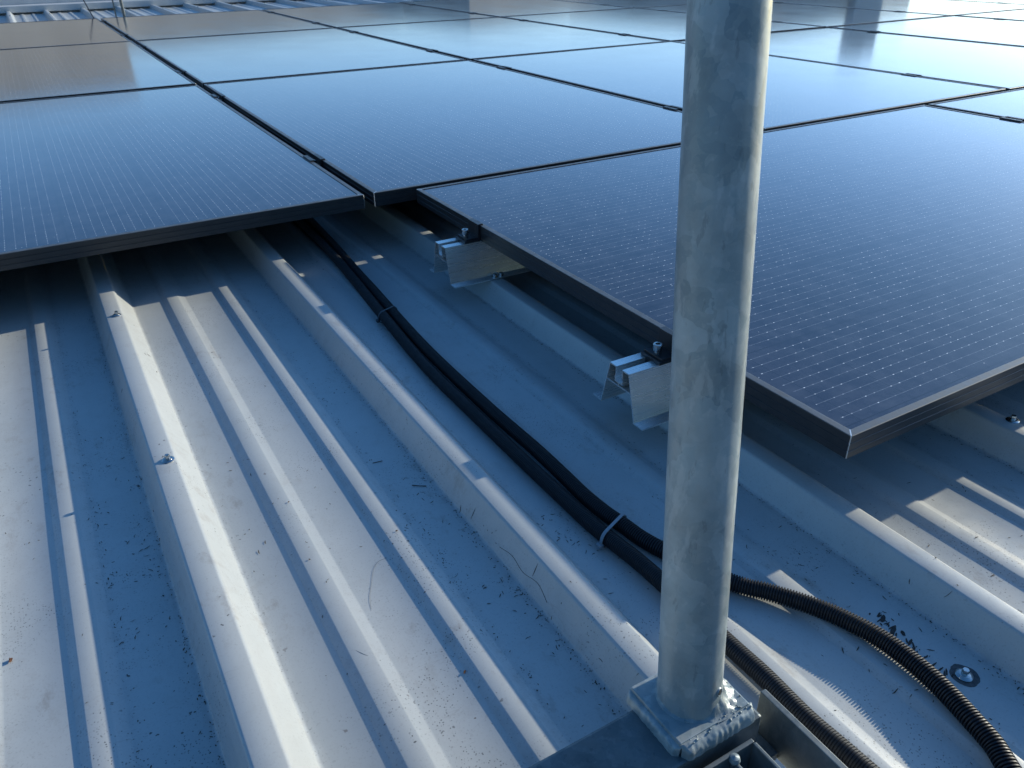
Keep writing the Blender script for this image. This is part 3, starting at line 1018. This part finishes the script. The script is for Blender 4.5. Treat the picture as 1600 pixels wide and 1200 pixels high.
# uncountable fine litter: flecks and plant hairs lying along rib feet and in loose clusters
rl = random.Random(21)
lv, lf = [], []
def fleck(x, y, ln, wd, a):
    cv_ = rl.gauss(0, .5)
    n_ = 4
    b = len(lv)
    px_, py_ = x, y
    for i in range(n_ + 1):
        t = i / n_
        w_ = wd * (.25 + .75 * math.sin(PI * min(1, max(.08, t)))) / 2
        nx_, ny_ = -math.sin(a), math.cos(a)
        z = surf(px_) + .00035 + .0004 * rl.random()
        lv.append((px_ + nx_ * w_, py_ + ny_ * w_, z)); lv.append((px_ - nx_ * w_, py_ - ny_ * w_, z + .0001))
        px_ += math.cos(a) * ln / n_; py_ += math.sin(a) * ln / n_; a += cv_ / n_ + rl.gauss(0, .12)
    for i in range(n_):
        q_ = b + 2 * i
        lf.append((q_, q_ + 1, q_ + 3, q_ + 2))
clusters = [(-.262, -.925, .008, 9), (-.285, -.83, .012, 8), (-.279, -.87, .012, 8), (-.172, -1.00, .010, 26), (-.175, -.97, .010, 16), (-.165, -1.04, .012, 10),
            (-.60, -.62, .012, 14), (-.606, -.74, .012, 16), (-.597, -.80, .012, 14), (-.612, -.52, .012, 10), (-.275, -1.06, .015, 18), (-.273, -1.13, .015, 18), (-.48, -.83, .010, 8),
            (-.455, -.70, .014, 8), (-.45, -.90, .014, 8), (-.43, -.58, .01, 6), (-.72, -.70, .02, 10), (.045, -1.19, .015, 10), (.02, -1.16, .02, 8), (.16, -1.25, .03, 12), (.23, -1.22, .03, 8), (.055, -1.30, .015, 14), (.06, -1.36, .015, 14),
            (-.635, -.66, .010, 18), (-.632, -.80, .012, 22), (-.633, -.90, .012, 20), (-.31, -.90, .012, 12), (-.305, -1.0, .012, 14), (-.02, -1.28, .02, 14), (-.03, -1.36, .03, 14)]
for cx_, cy_, sd_, k_ in clusters:
    main = rl.uniform(0, PI)
    for i in range(max(3, int(k_ * .6))):
        fleck(cx_ + rl.gauss(0, sd_), cy_ + rl.gauss(0, sd_ * 2.2), rl.uniform(.0018, .0075), rl.uniform(.0006, .0013), main + rl.gauss(0, .9))
for i in range(300):
    fleck(rl.uniform(-.95, .42), rl.uniform(-1.5, -.05), rl.uniform(.001, .0045), rl.uniform(.0005, .0011), rl.uniform(0, PI))
for k_ in (-1, 0, 1, 2, 3):
    for i in range(330):      # rib feet collect most of it
        y_ = rl.uniform(-1.5, -.02)
        fleck(wb(k_) - abs(rl.gauss(0, .0055)) - .001, y_, rl.uniform(.0009, .0032), rl.uniform(.0006, .0013), rl.gauss(PI / 2, .9))
    for i in range(120):
        y_ = rl.uniform(-1.5, -.02)
        fleck(wb(k_) + .267 + abs(rl.gauss(0, .004)), y_, rl.uniform(.0009, .0032), rl.uniform(.0006, .0013), rl.gauss(PI / 2, .9))
tag(mesh_obj('plant_litter', lv, lf, mat_simple('grey_brown_litter', (.10, .085, .07), .85, 0, .3, .6, 150.)), 'fine dark flecks of litter strewn along the rib feet', 'litter', kind='stuff')

# ------------------------------------------------------------------ things behind the roof
def wbox(name, x0, x1, y0, y1, z0, z1, mat, parent):
    mb = MB(); mb.box(x0, x1, y0, y1, z0, z1)
    return mb.build(name, mat, parent)
bw = empty('blue_wall', (4, 11.0, -7))
wbox('wall', -16, 30, 0, .3, 0, 7.20, M_BLUEWALL, bw)
wbox('coping', -16.1, 30.1, -.06, .36, 7.203, 7.26, M_FLASH, bw)
tag(bw, 'pale blue rendered wall beyond the far end of the roof', 'wall')
def block(name, x0, x1, y0, depth, ztop, mat, label, wins=0, zbot=-7, roofm=M_FLASH):
    b = empty(name, ((x0 + x1) / 2, y0, zbot))
    hw = (x1 - x0) / 2
    wbox('wall', -hw, hw, 0, depth, 0, ztop - zbot, mat, b)
    wbox('coping', -hw - .05, hw + .05, -.06, depth + .06, ztop - zbot + .003, ztop - zbot + .08, mat, b)
    for i in range(wins):
        cx = -hw + (i + .5) * 2 * hw / wins
        w_ = wbox('window', cx - .5, cx + .5, -.05, -.003, ztop - zbot - 2.9, ztop - zbot - 1.5, M_LIGHTW, b)
        wbox('pane', cx - .43, cx + .43, -.07, -.053, ztop - zbot - 2.83, ztop - zbot - 1.57, M_WIN, w_)
    tag(b, label, 'building')
    return b
def turn(b, px_, py_, deg):
    b.matrix_basis = Matrix.Translation((px_, py_, 0)) @ Matrix.Rotation(math.radians(deg), 4, 'Z') @ Matrix.Translation((-px_, -py_, 0)) @ Matrix.Translation(b.location)
b = block('grey_building', -9, 1.25, 16, 8, 1.90, M_BROWN, 'tall grey-brown building, leftmost beyond the blue wall', 4)
turn(b, 1.25, 16, 20)
b = block('grey_building', 1.30, 8.3, 16.6, 7, 1.32, M_BROWN, 'low grey-brown building next to the tall one', 3)
turn(b, 1.30, 16.6, 16)
b = block('grey_building', 8.9, 15.4, 16.6, 7, 1.36, M_BROWN, 'low grey-brown building left of the stair tower', 3)
turn(b, 8.9, 16.6, 16)
b = block('grey_building', 16.2, 24.4, 16, 7, 1.80, M_BROWN, 'grey-brown building at the right beyond the blue wall', 3)
turn(b, 24.4, 16, 12)
b = block('stair_tower', 19.5, 20.6, 14.6, .7, 2.45, M_PALE, 'narrow pale stair tower standing before the right building', 0)
turn(b, 20.6, 15.2, 50)
wbox('lit_edge_strip', .552, .60, .05, .65, 0, 9.80, M_LIGHTW, b)  # pale strip stands in for the tower's sunlit edge

# twin rods and cable end behind the farthest panel row
def rod(name, p0, p1, r, mat, label, cat, group=None):
    v, f = sweep([Vector(p0), Vector(p0).lerp(Vector(p1), .5), Vector(p1)], lambda s, i: r, 10)
    return tag(mesh_obj(name, v, f, mat, None, True, sharp=40), label, cat, group)
rod('slim_rod', (.285, 7.05, ZP), (.288, 7.05, .20), .007, M_GALVD, 'left one of two slim upright rods behind the farthest panels', 'rod', 'slim upright rods at the far roof end')
rod('slim_rod', (.355, 7.05, ZP), (.352, 7.05, .22), .013, M_GALVD, 'right, thicker one of two slim upright rods behind the farthest panels', 'rod', 'slim upright rods at the far roof end')
rod('cable_end', (-.030, 5.38, -.02), (-.075, 5.62, .17), .004, M_CONDUIT, 'thin dark cable end sticking up where the long gap ends', 'cable')
mb = MB(); mb.box(-.055, -.005, 5.262, 5.30, -.075, -.02, bev=.004)
tag(mb.build('cable_bracket', M_RAIL), 'small shiny bracket at the far end of the leftmost long gap', 'bracket')
mb = MB()  # cyan lump added to stand in for a glint at the far flashing
mb.lathe([(0, -.03), (.02, -.025), (.034, -.005), (.030, .015), (.012, .028), (0, .03)], 10, (.96, 8.43, .045), cap=False)
tag(mb.build('cyan_glint', mat_simple('cyan_glint_colour', (.35, .75, .85), .2, .6, .6, .6, 60., .8, .004), None, True, 30), 'glint shaped as a small cyan scrap lying on the far flashing', 'blob')
